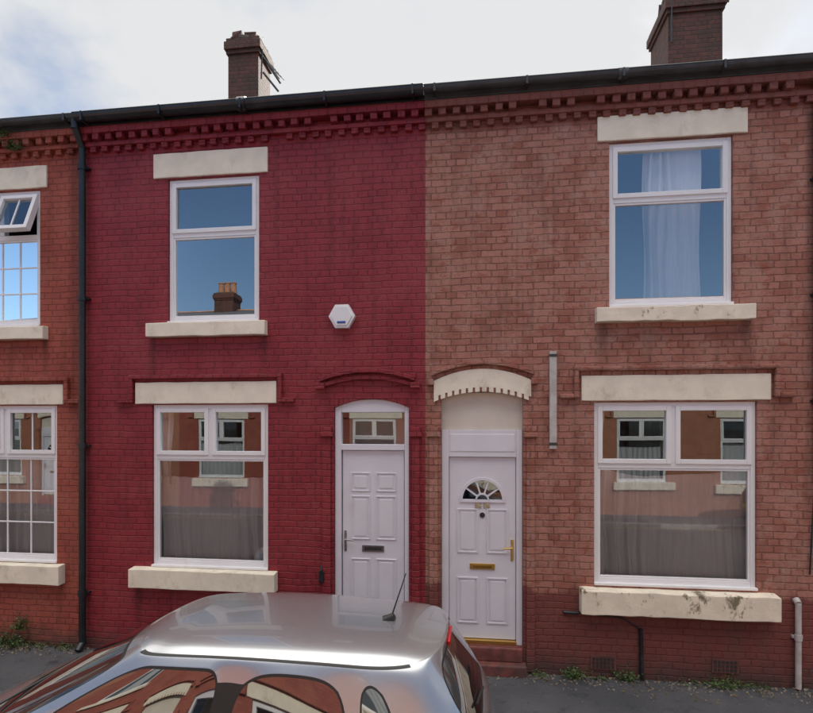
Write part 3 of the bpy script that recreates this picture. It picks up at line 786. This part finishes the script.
    for key,fs in glassgroups.items():
        res=bmesh.ops.inset_region(bm,faces=fs,thickness=.007,depth=0,use_even_offset=True)
        for f in res['faces']: f.material_index=2; f.smooth=True
        for f in fs: f.material_index=1
        S=set(fs)|set(res['faces'])
        for f in S:
            for e in f.edges:
                lf=[g in S for g in e.link_faces]
                if not all(lf): e[cl]=.8          # outer rim
                elif len({g.material_index for g in e.link_faces})>1: e[cl]=.8
    me=bpy.data.meshes.new('body_shell'); bm.to_mesh(me); bm.free()
    for mm in mats: me.materials.append(mm)
    body=bpy.data.objects.new('body_shell',me); link(body,P)
    sb=body.modifiers.new('s','SUBSURF'); sb.levels=lev; sb.render_levels=lev
    cut=[]
    for wx in (-2.98,-.55):
        for sg in (-1,1):
            c=MB(); c.tube((wx,sg*.56,.20),(wx,sg*1.0,.20),.345,M['rubber'],40); co=c.obj('cutter',P); cut.append(co)
            bo=body.modifiers.new('b','BOOLEAN'); bo.object=co; bo.operation='DIFFERENCE'; bo.solver='EXACT'
    bpy.context.view_layer.update()
    dg=bpy.context.evaluated_depsgraph_get()
    nm=bpy.data.meshes.new_from_object(body.evaluated_get(dg))
    body.modifiers.clear(); body.data=nm
    for c in cut: bpy.data.objects.remove(c,do_unlink=True)
    for p in nm.polygons:
        for wx in (-2.98,-.55):
            if math.hypot(p.center.x-wx,p.center.z-.2)<.3449 and abs(p.center.y)>.54 and p.center.z>.1:
                p.material_index=2; p.use_smooth=False
    for wx in (-2.98,-.55):
        for sg in (-1,1):
            w=MB(); w.tube((wx,sg*.63,.20),(wx,sg*.80,.20),.30,TYRE,40)
            w.tube((wx,sg*.79,.20),(wx,sg*.808,.20),.205,ALLOY,32)
            for s in range(5):
                t=2*math.pi*s/5; w.tube((wx,sg*.80,.2),(wx+.17*math.cos(t),sg*.812,.2+.17*math.sin(t)),.028,ALLOY,8)
            w.tube((wx,sg*.80,.2),(wx,sg*.822,.2),.045,M['rubber'],16)
            w.obj('wheel',P,bevel=.012,smooth=True)
    d=MB()
    for sg in (-1,1):
        d.box(-2.50,-2.38,sg*.80,sg*.97,.98,1.10,pm); d.box(-2.378,-2.372,sg*.815,sg*.955,.99,1.09,CG); d.box(-2.48,-2.42,sg*.74,sg*.82,.97,1.01,M['rubber'])
        for hx in (-1.55,-.72): d.box(hx-.09,hx+.09,sg*.825,sg*.862,.80,.83,pm)
        for hx,hz in ((-1.39,.35),(-2.38,.35)): d.box(hx-.003,hx+.003,sg*.815,sg*.836,hz,.90,M['rubber'])
        d.box(-2.55,-.95,sg*.82,sg*.845,.50,.545,M['rubber'])
    d.box(.165,.185,-.26,.26,.62,.73,PLATE); d.box(-3.70,-3.68,-.26,.26,.36,.47,M['white'])
    d.box(-3.66,-3.62,-.36,.36,.52,.62,M['rubber'])
    d.obj('trim_parts',P,bevel=.012)
    b=MB(); b.box(-.158,-.140,-.13,.13,1.395,1.42,RED); b.obj('high_brake_light',P,bevel=.004)
    w=MB(); w.tube((.06,.0,1.09),(.02,-.30,1.13),.008,M['rubber'],8); w.tube((-2.90,.1,1.02),(-2.62,.55,1.13),.008,M['rubber'],8); w.tube((-2.92,-.45,1.01),(-2.66,.05,1.15),.008,M['rubber'],8); w.obj('wiper',P)
    an=MB(); an.tube((-.56,-.035,1.490),(-.50,-.035,1.525),.034,M['rubber'],16,.020); an.tube((-.52,-.035,1.515),(-.425,-.035,1.80),.0055,M['rubber'],8,.003); an.obj('roof_antenna',P,smooth=True)
    return P
silver=paint('silver_metallic_paint',(.43,.445,.47))
build_car('parked_car',(0,3.38,0),0,silver)
build_car('parked_car.001',(-2.6,-2.55,0),math.pi,paint('dark_blue_paint',(.02,.03,.06),.3),2)
build_car('parked_car.002',(7.2,-2.55,0),math.pi,paint('grey_paint',(.12,.12,.13),.6),2)

# ------------------------------------------------------------------ light
az=R(15.6); el=R(31.8)
w=bpy.data.worlds.new('World'); scene.world=w; w.use_nodes=True; nt=w.node_tree; nt.nodes.clear()
out=nt.nodes.new('ShaderNodeOutputWorld'); bg=nt.nodes.new('ShaderNodeBackground'); bg.inputs[1].default_value=.15
sky=nt.nodes.new('ShaderNodeTexSky'); sky.sky_type='NISHITA'; sky.sun_disc=False; sky.sun_elevation=el; sky.sun_rotation=az
sky.air_density=1.0; sky.dust_density=.6; sky.ozone_density=3.0
tc=nt.nodes.new('ShaderNodeTexCoord')
sp=nt.nodes.new('ShaderNodeSeparateXYZ'); nt.links.new(tc.outputs['Generated'],sp.inputs[0])
def wm(op,a,b=0.0,clamp=False):
    m=nt.nodes.new('ShaderNodeMath'); m.operation=op; m.use_clamp=clamp
    for i,v in enumerate((a,b)):
        if isinstance(v,(int,float)): m.inputs[i].default_value=v
        else: nt.links.new(v,m.inputs[i])
    return m.outputs[0]
def wr(v,a,b,c=0.0,d=1.0):
    m=nt.nodes.new('ShaderNodeMapRange'); m.interpolation_type='SMOOTHSTEP'
    for k,x in (('From Min',a),('From Max',b),('To Min',c),('To Max',d)): m.inputs[k].default_value=x
    nt.links.new(v,m.inputs['Value']); return m.outputs[0]
zz=wm('ADD',wm('MAXIMUM',sp.outputs['Z'],0.0),.25)
cb=nt.nodes.new('ShaderNodeCombineXYZ'); nt.links.new(wm('DIVIDE',sp.outputs['X'],zz),cb.inputs[0]); nt.links.new(wm('DIVIDE',sp.outputs['Y'],zz),cb.inputs[1])
nz=nt.nodes.new('ShaderNodeTexNoise'); nz.inputs['Scale'].default_value=1.3; nz.inputs['Detail'].default_value=6; nz.inputs['Roughness'].default_value=.55; nz.inputs['Distortion'].default_value=.3
nt.links.new(cb.outputs[0],nz.inputs['Vector'])
high=wr(sp.outputs['Z'],.62,.80)           # unseen overhead cloud, added and made extra bright to light the facade
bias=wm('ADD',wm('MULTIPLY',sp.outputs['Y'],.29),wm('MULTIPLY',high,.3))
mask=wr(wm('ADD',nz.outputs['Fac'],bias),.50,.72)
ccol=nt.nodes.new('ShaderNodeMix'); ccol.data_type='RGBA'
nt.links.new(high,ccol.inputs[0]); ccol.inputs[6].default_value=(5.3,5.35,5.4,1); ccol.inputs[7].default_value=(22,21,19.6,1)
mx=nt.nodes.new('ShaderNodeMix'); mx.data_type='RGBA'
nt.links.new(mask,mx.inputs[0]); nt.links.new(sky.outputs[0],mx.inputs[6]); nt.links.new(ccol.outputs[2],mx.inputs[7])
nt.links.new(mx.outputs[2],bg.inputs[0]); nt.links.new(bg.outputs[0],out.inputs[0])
L=bpy.data.lights.new('sun','SUN'); L.energy=5.0; L.angle=R(.5); L.color=(1,.94,.84)
lo=bpy.data.objects.new('sun',L); link(lo)
sd=Vector((math.sin(az)*math.cos(el),math.cos(az)*math.cos(el),math.sin(el)))
lo.rotation_euler=sd.to_track_quat('Z','Y').to_euler()

# ------------------------------------------------------------------ camera
cam=bpy.data.cameras.new('camera'); co=bpy.data.objects.new('camera',cam); link(co)
co.location=(0,0,2.73); co.rotation_euler=(R(90),0,R(7.19))
cam.sensor_width=36; cam.lens=23.47; cam.shift_y=.0867; cam.clip_start=.05; cam.clip_end=2000
scene.camera=co
